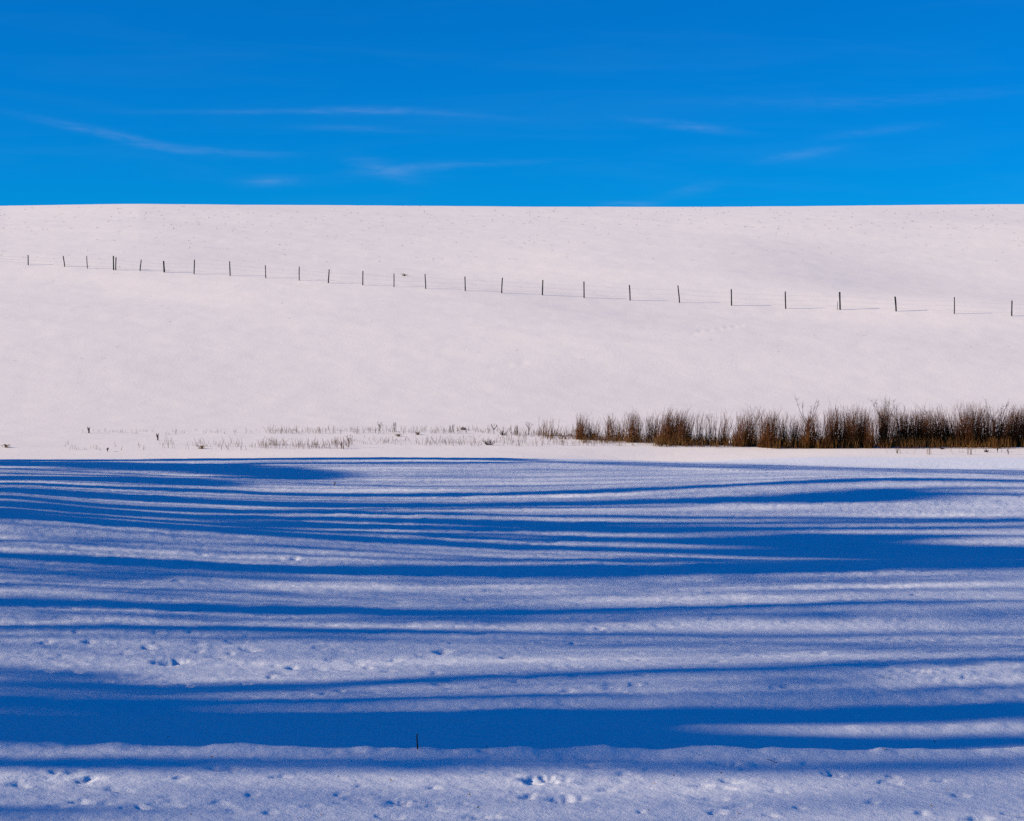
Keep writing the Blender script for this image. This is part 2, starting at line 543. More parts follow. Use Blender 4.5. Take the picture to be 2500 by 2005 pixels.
def sheet(name, qs, mat, fine=True):
    Q, U = np.meshgrid(qs, cols, indexing='ij')
    Y = Q / (1 - np.clip(U, -.29, .29) * TANA)
    X = U * np.maximum(Y, 14.0)
    un, q = q_of(X, np.maximum(Y, 8.0))
    Z = ZC - macro_drop(un, np.maximum(Q, 10)) + lane_relief(X, Y, Q) + mid_relief(X, Y, Q)
    if fine:
        Z = Z + fine_relief(X, Y, Q)
    beyond = np.maximum(Q - 330, 0)
    Z = Z - 0.03 * beyond
    nr, nc = Q.shape
    idx = np.arange(nr * nc).reshape(nr, nc)
    faces = np.stack([idx[:-1, :-1], idx[:-1, 1:], idx[1:, 1:], idx[1:, :-1]], -1).reshape(-1, 4)
    return mesh_obj(name, np.stack([X, Y, Z], -1).reshape(-1, 3), faces, mat)


qs = [14.0]
while qs[-1] < 93:
    qs.append(qs[-1] + 0.042 * max(1.0, qs[-1] / 20) ** 1.55)
q_field = np.array([-90, -60, -40, -25, -14, -6, 0, 5, 9, 11.5] + qs)
q_hill = [q_field[-1]]
while q_hill[-1] < 330:
    q_hill.append(q_hill[-1] + (0.36 if q_hill[-1] < 116 else 0.75))
q_hill += [345, 380, 450, 600, 900, 1500, 3000]
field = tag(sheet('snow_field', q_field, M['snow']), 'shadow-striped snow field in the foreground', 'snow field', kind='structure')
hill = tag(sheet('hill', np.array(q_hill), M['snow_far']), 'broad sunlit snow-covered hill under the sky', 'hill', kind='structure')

# ------------------------------------------------------------------ the wood to the left of the frame, which throws the shadows
COLS7 = [50, 400, 800, 1250, 1650, 2050, 2450]
STRIPES = [   # (density, {picture column: (upper row, lower row)})
    (.82, {50: (1125, 1137), 400: (1131, 1149), 600: (1134, 1166), 730: (1142, 1172)}),
    (1.0, {50: (1122, 1126), 400: (1122, 1126), 800: (1116.5, 1123), 1250: (1119, 1124)}),
    (.45, {1250: (1119, 1124), 1450: (1127, 1134), 1650: (1131, 1140), 2050: (1139, 1154), 2450: (1147, 1167)}),
    (.8, {600: (1131, 1135), 800: (1129, 1133), 1250: (1128, 1132)}),
    (1.0, {50: (1162, 1172), 400: (1166, 1181), 480: (1170, 1188)}),
    (.6, {50: (1142.5, 1144.5), 400: (1161, 1163), 700: (1165, 1172)}),
    (.6, {50: (1153, 1155.5), 400: (1166, 1168), 800: (1182, 1184), 1250: (1186, 1189)}),
    (1.0, {50: (1179, 1185), 400: (1190, 1198), 800: (1205, 1213), 1250: (1201, 1210), 1650: (1188, 1197), 2050: (1169, 1178), 2450: (1171, 1177)}),
    (1.0, {50: (1191, 1205), 400: (1212, 1226), 800: (1228, 1241), 1250: (1226, 1236), 1650: (1217, 1231), 2050: (1203, 1229), 2220: (1190, 1222)}),
    (1.0, {2050: (1206, 1220), 2450: (1203, 1211)}),
    (1.0, {2050: (1201, 1210), 2450: (1188, 1194)}),
    (.9, {900: (1243, 1246), 1250: (1239, 1242), 1650: (1234, 1239)}),
    (1.0, {50: (1212, 1219), 400: (1238, 1249), 800: (1246, 1254), 1250: (1255, 1261), 1650: (1260, 1266), 2050: (1262, 1270), 2450: (1264, 1270)}),
    (1.0, {50: (1224, 1240), 400: (1253, 1264), 800: (1261, 1271), 1250: (1271, 1287), 1650: (1275, 1283), 2050: (1271, 1280), 2450: (1270, 1278)}),
    (1.0, {50: (1242, 1252), 400: (1270, 1276), 800: (1276, 1290), 1250: (1288, 1299), 1650: (1286, 1304), 2050: (1285, 1295), 2450: (1283, 1291)}),
    (1.0, {400: (1278, 1283), 800: (1295, 1302), 1250: (1303, 1309), 1650: (1313, 1328), 2050: (1302, 1330), 2450: (1305, 1312)}),
    (1.0, {1250: (1312, 1321), 1650: (1319, 1329), 2050: (1320, 1345), 2450: (1331, 1348)}),
    (1.0, {50: (1252, 1271), 400: (1279, 1293), 800: (1305, 1320), 1250: (1327, 1343), 1650: (1339, 1352), 2050: (1336, 1365), 2450: (1338, 1366)}),
    (.6, {50: (1317, 1328), 400: (1319, 1328), 800: (1333, 1344), 1250: (1360, 1366)}),
    (.7, {400: (1341, 1345), 800: (1354, 1361), 1250: (1368, 1374), 1650: (1362, 1374), 2050: (1366, 1374), 2450: (1362, 1376)}),
    (1.0, {50: (1350, 1366), 400: (1365, 1389), 800: (1381, 1404), 1250: (1382, 1412), 1650: (1378, 1407), 2050: (1372, 1399), 2450: (1366, 1389)}),
    (.5, {50: (1366, 1404), 400: (1389, 1425), 700: (1403, 1420)}),
    (1.0, {50: (1459, 1482), 400: (1469, 1491), 800: (1481, 1503), 1250: (1488, 1504), 1650: (1480, 1492), 2050: (1468, 1482), 2450: (1464, 1472)}),
    (.8, {50: (1527, 1540), 650: (1526, 1547), 1250: (1540, 1552), 1860: (1548, 1559), 2450: (1541, 1551)}),
    (.55, {50: (1622, 1690), 300: (1640, 1698), 520: (1672, 1700)}),
    (.85, {500: (1672, 1693), 650: (1668, 1691), 1250: (1641, 1661), 1860: (1624, 1644), 2450: (1603, 1621)}),
    (1.2, {50: (1694, 1734), 650: (1706, 1731), 1250: (1693, 1714), 1860: (1692, 1706), 2450: (1667, 1692)}),
    (1.2, {50: (1741, 1800), 650: (1735, 1800), 1250: (1729, 1800), 1860: (1722, 1772), 2450: (1705, 1765)}),
    (1.2, {50: (1775, 1823), 650: (1770, 1825), 1250: (1770, 1829), 1500: (1772, 1831), 1860: (1786, 1833), 2450: (1788, 1828)}),
    (.9, {50: (1849, 1876), 650: (1848, 1872), 1250: (1842, 1866), 1860: (1852, 1876), 2450: (1848, 1870)}),
    (.5, {20: (1955, 1990), 300: (1962, 1995)}),
    (.36, {50: (1404, 1440), 400: (1425, 1462), 800: (1440, 1474), 1250: (1450, 1478)}),
    (.42, {1250: (1412, 1432), 1650: (1407, 1436), 2050: (1399, 1432), 2450: (1388, 1420)}),
    (.36, {1650: (1440, 1458), 2050: (1436, 1452), 2450: (1430, 1450)}),
    (.40, {1250: (1506, 1524), 1650: (1494, 1520), 2050: (1486, 1516), 2450: (1476, 1512)}),
    (.38, {800: (1552, 1570), 1250: (1556, 1574), 1860: (1562, 1590), 2450: (1556, 1596)}),
    (.40, {400: (1500, 1520), 800: (1506, 1524), 1250: (1506, 1518)}),
    (.36, {50: (1688, 1693), 650: (1692, 1702), 1250: (1664, 1692), 1860: (1648, 1690), 2450: (1624, 1664)}),
    (.38, {50: (1878, 1888), 650: (1874, 1886), 1250: (1868, 1886), 1860: (1878, 1892), 2450: (1872, 1890)}),
]
SA, CA = math.sin(SUN_A), math.cos(SUN_A)


def clump_faces(cent, size, rs):
    """one small leaf-spray quad per centre"""
    n = len(cent)
    a = rs.normal(size=(n, 3)); a /= np.linalg.norm(a, axis=1)[:, None]
    b = np.cross(a, rs.normal(size=(n, 3))); b /= np.linalg.norm(b, axis=1)[:, None]
    s = size * (0.6 + 0.8 * rs.rand(n))[:, None]
    V = np.stack([cent - a * s - b * s * .5, cent + a * s - b * s * .5, cent + a * s * .8 + b * s * .5, cent - a * s * .8 + b * s * .5], 1)
    Fc = np.arange(4 * n).reshape(n, 4)
    return V.reshape(-1, 3), Fc


def stripe_tree(k, dens, st):
    rs = np.random.RandomState(100 + k)
    us = sorted(st)
    P = []
    for u in us:
        a = hit(u, st[u][0]); b = hit(u, st[u][1])
        sa = a[1] * CA - a[0] * SA; sb = b[1] * CA - b[0] * SA
        P.append(((a[0] + b[0]) / 2, (a[2] + b[2]) / 2, (sa + sb) / 2, max(abs(sa - sb) / 2, .10)))
    s0 = float(np.mean([p[2] for p in P]))
    X0 = -38.0 - 3.0 * rs.rand() - 0.06 * s0
    by = (s0 + X0 * SA) / CA
    bz = float(ground(np.array([X0]), np.array([by]))[0])
    H = np.array([p[1] + (p[0] - X0) / CA * TANEL for p in P])
    W = np.array([p[3] for p in P]); O = np.array([p[2] - s0 for p in P])
    order = np.argsort(H); H, W, O = H[order], W[order], O[order]
    ends = max(us) < 2300
    starts = min(us) > 150
    top = H[-1] + (0.5 if ends else 2.5)
    low = H[0] - (0.8 if starts else 5.0)
    low = max(low, bz + 2.0)
    root = empty('columnar_evergreen', (X0, by, bz - .1))
    perp = np.array([-SA, CA])

    def centre(h):
        o = np.interp(h, H, O) * sstep(bz, max(low, bz + 1), h)
        return np.stack([o * perp[0], o * perp[1], h - bz], -1)
    hs = np.linspace(bz - .3, top - .3, 10)
    tr = Tubes(6)
    r0 = 0.10 + 0.006 * (top - bz)
    tr.add(centre(hs), np.linspace(r0, .03, 10))
    tr.build('trunk', M['bark'], root)
    # foliage fills the column
    hh = np.linspace(low, top, 200)
    ww = np.interp(hh, H, W)
    ww = np.where(hh > H[-1], ww * np.clip((top - hh) / (top - H[-1]), .02, 1) ** .7, ww)
    ww = np.where(hh < H[0], np.minimum(ww, 1.2), ww)
    dh = hh[1] - hh[0]
    size = 0.16
    per = 19.0 * dens ** 2.6 * (2 * ww * dh) / (size * size * 1.0) * .45
    cnt = rs.poisson(per)
    hcol = np.repeat(hh, cnt); wcol = np.repeat(ww, cnt)
    n = len(hcol)
    lat = (rs.rand(n) * 2 - 1) * np.maximum(wcol - size * .5, .02)
    dep = (rs.rand(n) * 2 - 1) * np.minimum(wcol, 1.0)
    C = centre(hcol + rs.rand(n) * dh)
    C[:, 0] += lat * perp[0] + dep * SH[0]
    C[:, 1] += lat * perp[1] + dep * SH[1]
    V, Fc = clump_faces(C, size, rs)
    mesh_obj('crown', V, Fc, M['needle'], root, smooth=False)
    return tag(root, 'tall narrow evergreen in the wood left of the frame, its shadow a dark stripe', 'tree', 'evergreens in the wood left of the frame')


for k, (dens, st) in enumerate(STRIPES):
    stripe_tree(k, dens, st)


def bare_tree_mesh(seed, height):
    rs = random.Random(seed)
    trunk = Tubes(6); crown = Tubes(3)
    wob = [(rs.uniform(-.25, .25), rs.uniform(-.25, .25)) for _ in range(7)]
    tp = [(wob[i][0] * i * .4, wob[i][1] * i * .4, height * .93 * i / 6) for i in range(7)]
    tp[0] = (0, 0, -.4)
    trunk.add(tp, [.26, .22, .19, .15, .11, .07, .03])

    def branch(p, d, ln, r, lev):
        pts = [p]
        q = np.array(p, float); dd = np.array(d, float)
        seg = 3 if lev < 3 else 2
        for _ in range(seg):
            dd = dd + np.array([rs.gauss(0, .13), rs.gauss(0, .13), rs.gauss(.08, .10)])
            dd /= np.linalg.norm(dd)
            q = q + dd * ln / seg
            pts.append(tuple(q))
        crown.add(pts, np.linspace(r, r * .4, len(pts)))
        if lev == 3:
            return
        nb = (8, 7)[lev - 1]
        for i in range(nb):
            t = .25 + .75 * (i + rs.random()) / nb
            k = min(int(t * seg), seg - 1); f = t * seg - k
            bp = np.array(pts[k]) * (1 - f) + np.array(pts[k + 1]) * f
            nd = dd * .7 + np.array([rs.gauss(0, .6), rs.gauss(0, .6), rs.gauss(.15, .35)])
            nd /= np.linalg.norm(nd)
            branch(tuple(bp), nd, ln * rs.uniform(.35, .6), max(r * .42, .008), lev + 1)
    for i in range(15):
        t = .30 + .68 * i / 14
        k = min(int(t * 6), 5); f = t * 6 - k
        bp = np.array(tp[k]) * (1 - f) + np.array(tp[k + 1]) * f
        a = i * 2.4 + rs.uniform(-.4, .4)
        up = .35 + .6 * t
        d = np.array([math.cos(a), math.sin(a), up]); d /= np.linalg.norm(d)
        branch(tuple(bp), d, height * (.26 - .14 * t) * rs.uniform(.8, 1.2), .05 * (1.2 - t * .7), 1)
    return trunk, crown


protos = []
for s, hgt in ((1, 27.0), (2, 24.5), (3, 29.0)):
    t, c = bare_tree_mesh(s, hgt)
    root = empty('bare_tree', (0, 0, 0))
    protos.append((root, t.build('trunk', M['bark'], root), c.build('crown', M['twig'], root)))
used = [False] * 3
rs = random.Random(5)
S_LIST = [16.0, 17.6, 19.2, 20.8, 22.6] + [24.5 + i * 1.47 for i in range(39)]
for i, s in enumerate(S_LIST):
    k = i % 3
    X0 = rs.uniform(-64, -52)
    by = (s + rs.uniform(-.6, .6) + X0 * SA) / CA
    bz = float(ground(np.array([X0]), np.array([by]))[0])
    root, t, c = protos[k]
    if used[k]:
        r2 = root.copy(); COL.objects.link(r2)
        for ch in (t, c):
            d = ch.copy(); COL.objects.link(d); d.parent = r2
        root = r2
    used[k] = True
    root.location = (X0, by, bz - .1)
    root.rotation_euler = (0, 0, rs.uniform(0, 6.28))
    sc = rs.uniform(1.05, 1.22)
    root.scale = (sc, sc, sc)
    tag(root, 'tall bare tree in the wood left of the frame, softening the light', 'tree', 'bare trees in the wood left of the frame')

# ------------------------------------------------------------------ fence on the hill
POSTS = [  # top u, top v, foot u, foot v, thickness in m, lean handled by the two ends
    (164, 151, 165, 209, .11), (370, 156, 378, 219, .11), (509, 156, 510, 229, .09), (663, 156, 665, 238, .14), (678, 163, 678, 238, .12),
    (824, 178, 820, 243, .11), (957, 186, 961, 252, .17), (1138, 178, 1134, 262, .12), (1345, 188, 1345, 273, .12), (1552, 211, 1555, 286, .10),
    (1750, 219, 1751, 299, .10), (1924, 235, 1922, 315, .12), (2123, 244, 2122, 327, .11)]
POSTS = [(a / 2.396, 560 + b / 2.396, c / 2.396, 560 + d / 2.396, e) for (a, b, c, d, e) in POSTS]
POSTS += [(800 + a / 2.396, 560 + b / 2.396, 800 + c / 2.396, 560 + d / 2.396, e) for (a, b, c, d, e) in [
    (388, 259, 387, 337, .10), (571, 262, 572, 348, .11), (803, 277, 805, 360, .12), (1022, 284, 1018, 374, .12), (1257, 297, 1258, 386, .13),
    (1499, 306, 1500, 401, .13), (1765, 326, 1769, 416, .13), (2050, 329, 2057, 430, .12)]]
POSTS += [(1600 + a / 2.396, 560 + b / 2.396, 1600 + c / 2.396, 560 + d / 2.396, e) for (a, b, c, d, e) in [
    (444, 351, 446, 447, .13), (760, 364, 763, 465, .13), (1065, 423, 1067, 471, .05), (1078, 367, 1081, 471, .15), (1402, 394, 1409, 480, .15),
    (1750, 397, 1747, 495, .11), (2086, 417, 2084, 507, .13), (2440, 432, 2440, 524, .12)]]
feet = [hit(p[2], p[3]) for p in POSTS]
# the fence runs along a smooth line over the hill
fence = empty('wire_fence', feet[0])
tag(fence, 'long wire fence of weathered posts crossing the snowy hill', 'fence')
origin = np.array(feet[0])
tops = []
for i, (p, ft) in enumerate(zip(POSTS, feet)):
    X, Y, Z = ft
    tz = ZC - (p[1] - HOR) / F * Y
    tx = (p[0] - 1250) / F * Y
    h = tz - Z
    r = p[4] / 2 * .9
    tb = Tubes(8)
    taper = 1.12 if p[4] == .15 and i > 22 else .92
    nseg = 5
    pts = []; rad = []
    for j in range(nseg + 1):
        t = j / nseg
        bend = .012 * math.sin(3.1 * t + i) * (i % 3)
        pts.append((X + (tx - X) * t + bend, Y + .01 * math.sin(2 * t + i * 1.3), Z - .35 * (j == 0) + h * t))
        rad.append(r * (1 - (1 - taper) * t) * (1 + .05 * math.sin(i * 2.1 + j * 1.7)))
    pts.append((pts[-1][0], pts[-1][1], pts[-1][2] + .01)); rad.append(r * .3)
    V = np.array(pts) - origin
    tb.add(V, rad)
    tb.build('post', M['post'], fence)
    tops.append((np.array([tx, Y, Z]), h))
strung = [k for k in range(len(POSTS)) if POSTS[k][4] > .06 and k != 4]
for w, frac in enumerate((.22, .50, .78)):
    tb = Tubes(3)
    for a, b in zip(strung[:-1], strung[1:]):
        pa = np.array(feet[a]) + np.array([(tops[a][0][0] - feet[a][0]) * frac, -.06, tops[a][1] * frac])
        pb = np.array(feet[b]) + np.array([(tops[b][0][0] - feet[b][0]) * frac, -.06, tops[b][1] * frac])
        pts = []
        for j in range(5):
            t = j / 4
            q = pa * (1 - t) + pb * t
            q[2] -= .05 * 4 * t * (1 - t)
            pts.append(q - origin)
        tb.add(pts, [.0032] * 5)
    # runs on out of the picture to the left
    pa = np.array(feet[0]) + np.array([0, -.06, tops[0][1] * frac]); d = pa - (np.array(feet[2]) + np.array([0, -.06, tops[2][1] * frac]))
    tb.add([pa - origin, pa + d * .5 - origin], [.005, .005])
    tb.build('wire', M['wire'], fence)

# ------------------------------------------------------------------ thicket of bare shrubs
SHRUBS = [  # u, width px, top v, foot v, density, note
    (1340, 46, 1011, 1064, .35, 'sparse grey'), (1417, 22, 1008, 1073, .9, 'slim dark'), (1438, 26, 1018, 1074, .6, 'thin low'), (1456, 20, 1020, 1074, .4, 'thin'),
    (1496, 38, 1003, 1075, .7, 'fan-shaped'), (1516, 18, 1020, 1076, .45, 'thin'), (1548, 42, 1000, 1080, .95, 'dense-footed'), (1595, 36, 1008, 1082, .85, 'brown'),
    (1630, 42, 997, 1085, 1.35, 'dense dark'), (1662, 40, 997, 1086, 1.25, 'dense dark'), (1682, 18, 1015, 1087, .6, 'slim'), (1708, 26, 1000, 1088, .5, 'sparse'),
    (1738, 36, 1005, 1088, .45, 'sparse grey'), (1767, 20, 1002, 1089, .6, 'thin'), (1805, 28, 1003, 1090, .85, 'brown'), (1828, 34, 992, 1090, 1.0, 'arching'),
    (1876, 48, 1000, 1092, 1.4, 'broad dark'), (1912, 26, 1010, 1093, .8, 'brown'), (1938, 24, 1008, 1094, .8, 'brown'), (1968, 32, 998, 1094, 1.2, 'dense dark'),
    (1992, 24, 1010, 1095, .75, 'brown'), (2014, 28, 1003, 1095, .65, 'thin brown'), (2035, 32, 988, 1095, 1.25, 'tall dense'), (2060, 28, 1005, 1095, .9, 'brown'),
    (2079, 36, 990, 1095, 1.2, 'tall dark'), (2102, 34, 990, 1094, 1.2, 'dense dark'), (2120, 24, 1005, 1094, .9, 'low brown'), (2137, 22, 985, 1093, .55, 'thin tall'),
    (2157, 20, 978, 1093, 1.5, 'very dark narrow'), (2180, 28, 1000, 1092, .7, 'thin brown'), (2212, 48, 998, 1092, 1.3, 'broad dense'), (2240, 42, 995, 1091, 1.2, 'dense'),
    (2266, 34, 990, 1091, 1.1, 'brown'), (2288, 32, 1005, 1091, 1.1, 'low dense'), (2309, 38, 992, 1091, 1.1, 'dense'), (2333, 30, 1005, 1091, 1.0, 'low brown'),
    (2357, 38, 985, 1091, 1.15, 'tall brown'), (2380, 38, 980, 1091, 1.3, 'tall dense'), (2412, 38, 990, 1091, 1.15, 'dense'), (2445, 40, 992, 1091, 1.25, 'dark'),
    (2472, 30, 985, 1091, 1.1, 'tall brown'), (2494, 38, 990, 1091, 1.3, 'dense dark'), (2530, 40, 992, 1091, 1.2, 'dense')]
ORD = ['first', 'second', 'third', 'fourth', 'fifth', 'sixth', 'seventh', 'eighth', 'ninth', 'tenth', 'eleventh', 'twelfth', 'thirteenth', 'fourteenth',
       'fifteenth', 'sixteenth', 'seventeenth', 'eighteenth', 'nineteenth', 'twentieth', 'twenty-first', 'twenty-second', 'twenty-third']


def make_shrub(i, u, wpx, vt, vb, dens, note):
    rs = random.Random(300 + i)
    X, Y, Z = hit(u, vb)
    Y += rs.uniform(-.2, 1.2) if vb > 1080 else rs.uniform(-.1, .4)
    X = (u - 1250) / F * Y
    Z = float(ground(np.array([X]), np.array([Y]))[0])
    Htot = (vb - vt) / F * Y
    w = wpx / F * Y
    root = empty('shrub', (X, Y, Z))
    stems = Tubes(3); twigs = Tubes(3); base = Tubes(3)
    ns = int(112 * dens ** 1.5 * (0.5 + w / 1.0))
    tilt = rs.gauss(.03, .09)
    for _ in range(ns):
        a = rs.uniform(0, 6.28); rr = math.sqrt(rs.random())
        bx, by = rr * math.cos(a) * w * rs.choice((.30, .42, .62)), rr * math.sin(a) * .55
        h = Htot * rs.choice((rs.uniform(.35, .75), rs.uniform(.60, .92), rs.uniform(.78, 1.06))) * (1.0 - .30 * rr * rs.random())
        lean = rs.gauss(tilt, .11) + .16 * bx / max(w, .3)
        if note == 'arching' and rs.random() < .3:
            lean += .35
        leany = rs.gauss(0, .08)
        cv = rs.gauss(0, .05)
        pts = [(bx, by, -.06)]
        for t in (.3, .62, 1.0):
            pts.append((bx + lean * h * t * t * .8 + cv * h * math.sin(3 * t) * .5 + rs.gauss(0, .012), by + leany * h * t, h * t))
        r = rs.uniform(.0055, .0105)
        stems.add(pts, [r, r * .9, r * .75, r * .42])
        nt = rs.randint(0, 3)
        for _k in range(nt):
            t = rs.uniform(.35, .95)
            j = 1 if t < .62 else 2
            tt = (t - (.3, .62)[j - 1]) / ((.62 - .3), (1 - .62))[j - 1]
            tt = max(0, tt)
            p = [pts[j][c] * (1 - tt) + pts[j + 1][c] * tt for c in range(3)]
            ln = h * rs.uniform(.12, .28)
            dx, dy = rs.gauss(0, .42), rs.gauss(0, .42)
            twigs.add([p, (p[0] + dx * ln * .6, p[1] + dy * ln * .6, p[2] + ln * .55), (p[0] + dx * ln * .9, p[1] + dy * ln * .9, p[2] + ln)], [.0048, .0038, .0015])
    nb = int(105 * min(dens, 1.2) ** 1.4 * (0.4 + w / 1.0))
    for _ in range(nb):
        bx = rs.uniform(-.55, .55) * w; by = rs.uniform(-.5, .35)
        h = Htot * rs.uniform(.10, .62) * rs.uniform(.6, 1.0)
        base.add([(bx, by, -.04), (bx + rs.gauss(0, .05), by, h * .6), (bx + rs.gauss(0, .12), by + rs.gauss(0, .05), h)], [.008, .007, .002])
    tag(stems.build('stems', M['stem'], root), kind='stuff')
    tag(twigs.build('twigs', M['twig'], root), kind='stuff')
    tag(base.build('dead_leaves', M['straw'], root), kind='stuff')
    n = len(SHRUBS) - 1
    if i < 22:
        where = ORD[i] + ' clump from the left end of the thicket'
    else:
        where = ORD[n - i] + ' clump from the right end of the thicket' if i < n else 'last clump at the right edge of the thicket'
        if i < n:
            where = ORD[n - i - 1] + ' clump in from the right-edge clump of the thicket'
    tag(root, note + ' bare shrub, ' + where, 'shrub', 'bare shrubs of the thicket below the hill')
    return root


for i, s in enumerate(SHRUBS):
    make_shrub(i, *s)

# young bare trees that stand in the thicket
SAPS = [(1970, 1093, 978, .10, [(-28, 968), (-12, 985), (10, 990), (22, 980), (30, 978)], 'dark forked sapling rising from the middle of the thicket'),
        (2157, 1092, 974, -.05, [(-30, 980), (-20, 976), (6, 972), (14, 985)], 'dark upright sapling beside the narrowest darkest shrub of the thicket'),
        (2196, 1092, 978, -.1, [(-14, 978), (-8, 992), (12, 995)], 'thin leaning sapling with a forked top in the thicket'),
        (2440, 1091, 985, -.35, [(-34, 976), (-26, 992), (10, 990), (26, 982), (24, 975)], 'tall dark sapling leaning left near the right edge of the thicket')]
for k, (u, vb, vt, lean, tips, lab) in enumerate(SAPS):
    rs = random.Random(50 + k)
    X, Y, Z = hit(u, vb)
    Y -= .1
    X = (u - 1250) / F * Y; Z = float(ground(np.array([X]), np.array([Y]))[0])
    H = (vb - vt) / F * Y
    root = empty('sapling', (X, Y, Z))
    tb = Tubes(5); bt = Tubes(3)
    top = np.array([lean * H * .5, 0, H * .62])
    mid = np.array([rs.gauss(0, .03), 0, H * .32])
    tb.add([(0, 0, -.1), mid, top], [.042, .034, .022])
    for (du, tv) in tips:
        tip = np.array([du / F * Y, rs.uniform(-.25, .25), (vb - tv) / F * Y])
        t = rs.uniform(.25, .95)
        st = mid * (1 - t) + top * t
        md = (st + tip) / 2 + np.array([rs.gauss(0, .05) + .12 * np.sign(du) * .5, 0, -.05])
        bt.add([st, md, tip], [.019, .014, .004])
        for _ in range(9):
            t2 = rs.uniform(.3, 1)
            p = md * (1 - t2) + tip * t2
            e = p + np.array([rs.gauss(0, .10), rs.gauss(0, .1), rs.uniform(.05, .25)])
            bt.add([p, (p + e) / 2 + np.array([rs.gauss(0, .015), 0, 0]), e], [.007, .005, .002])
    tb.build('trunk', M['sapling'], root)
    bt.build('crown', M['sapling'], root)
    tag(root, lab, 'sapling', 'saplings in the thicket')

# ------------------------------------------------------------------ weeds that can be told apart
WEEDS = [  # u, foot v, height px, kind, label
    (217, 1058, 17, 'stub', 'lone dark weed stub on the snow at the far left of the hill foot'),
    (385, 1075, 18, 'stub', 'dark forked weed stub, second from the left at the hill foot'),
    (962, 1055, 26, 'stalk', 'pair of upright dry stalks at the hill foot left of the middle'),
    (1104, 1058, 23, 'stalk', 'dark upright weed stalk at the hill foot, right of the paired stalks'),
    (1131, 1050, 10, 'bush', 'small dark cone-shaped weed on the snow left of the forked weed'),
    (1206, 1060, 24, 'fork', 'dark Y-forked weed at the hill foot'),
    (1194, 1087, 20, 'bush', 'blackish bushy weed on the snow ledge in front of the forked weed'),
    (1228, 1063, 14, 'bush', 'low crooked dark weed just right of the forked weed'),
    (1261, 1064, 27, 'stalk', 'tall grey weed stalk left of the sparse grey shrub'),
    (1291, 1063, 33, 'fork', 'tall thin branching weed next to the sparse grey shrub'),
    (1020, 1062, 9, 'tuft', 'ochre grass tuft poking from the snow near the middle'),
    (972, 1066, 8, 'tuft', 'small brown grass tuft left of the ochre tuft'),
    (928, 1054, 22, 'fork', 'branching dry weed with seed heads left of the paired stalks'),
    (851, 1093, 30, 'fork', 'tall straw-coloured branching weed in the left weed patch'),
    (833, 1096, 16, 'fork', 'low crossed straw stalks in the left weed patch'),
    (987, 674, 7, 'tuft', 'small dry tuft on the hill just above the fence'),
    (17, 1093, 9, 'tuft', 'brown tuft at the left edge of the picture below the hill'),
    (262, 1103, 8, 'fork', 'small grey weed on the snow below the lone dark stub'),
    (492, 1096, 10, 'tuft', 'brown tuft at the left end of the weed patch'),
    (2195, 1107, 14, 'stalk', 'pale upright stalks on the white snow in front of the thicket'),
    (2268, 1110, 17, 'stalk', 'leaning pale stalk on the white snow in front of the thicket'),
    (2366, 1110, 18, 'stalk', 'group of brown leaning stalks in front of the right part of the thicket'),
    (2408, 1104, 9, 'bush', 'dark tangled arching weed in front of the right part of the thicket'),
    (2435, 1105, 12, 'fork', 'dark forked twig between the arching weed and the right edge'),
    (2462, 1110, 13, 'fork', 'bent dark twig near the right edge in front of the thicket'),
    (2300, 1097, 6, 'bush', 'dark trailing twigs at the foot of the thicket on the snow rim'),
    (815, 1185, 9, 'stalk', 'tiny pair of stalks standing in the shadow-striped snow'),
]
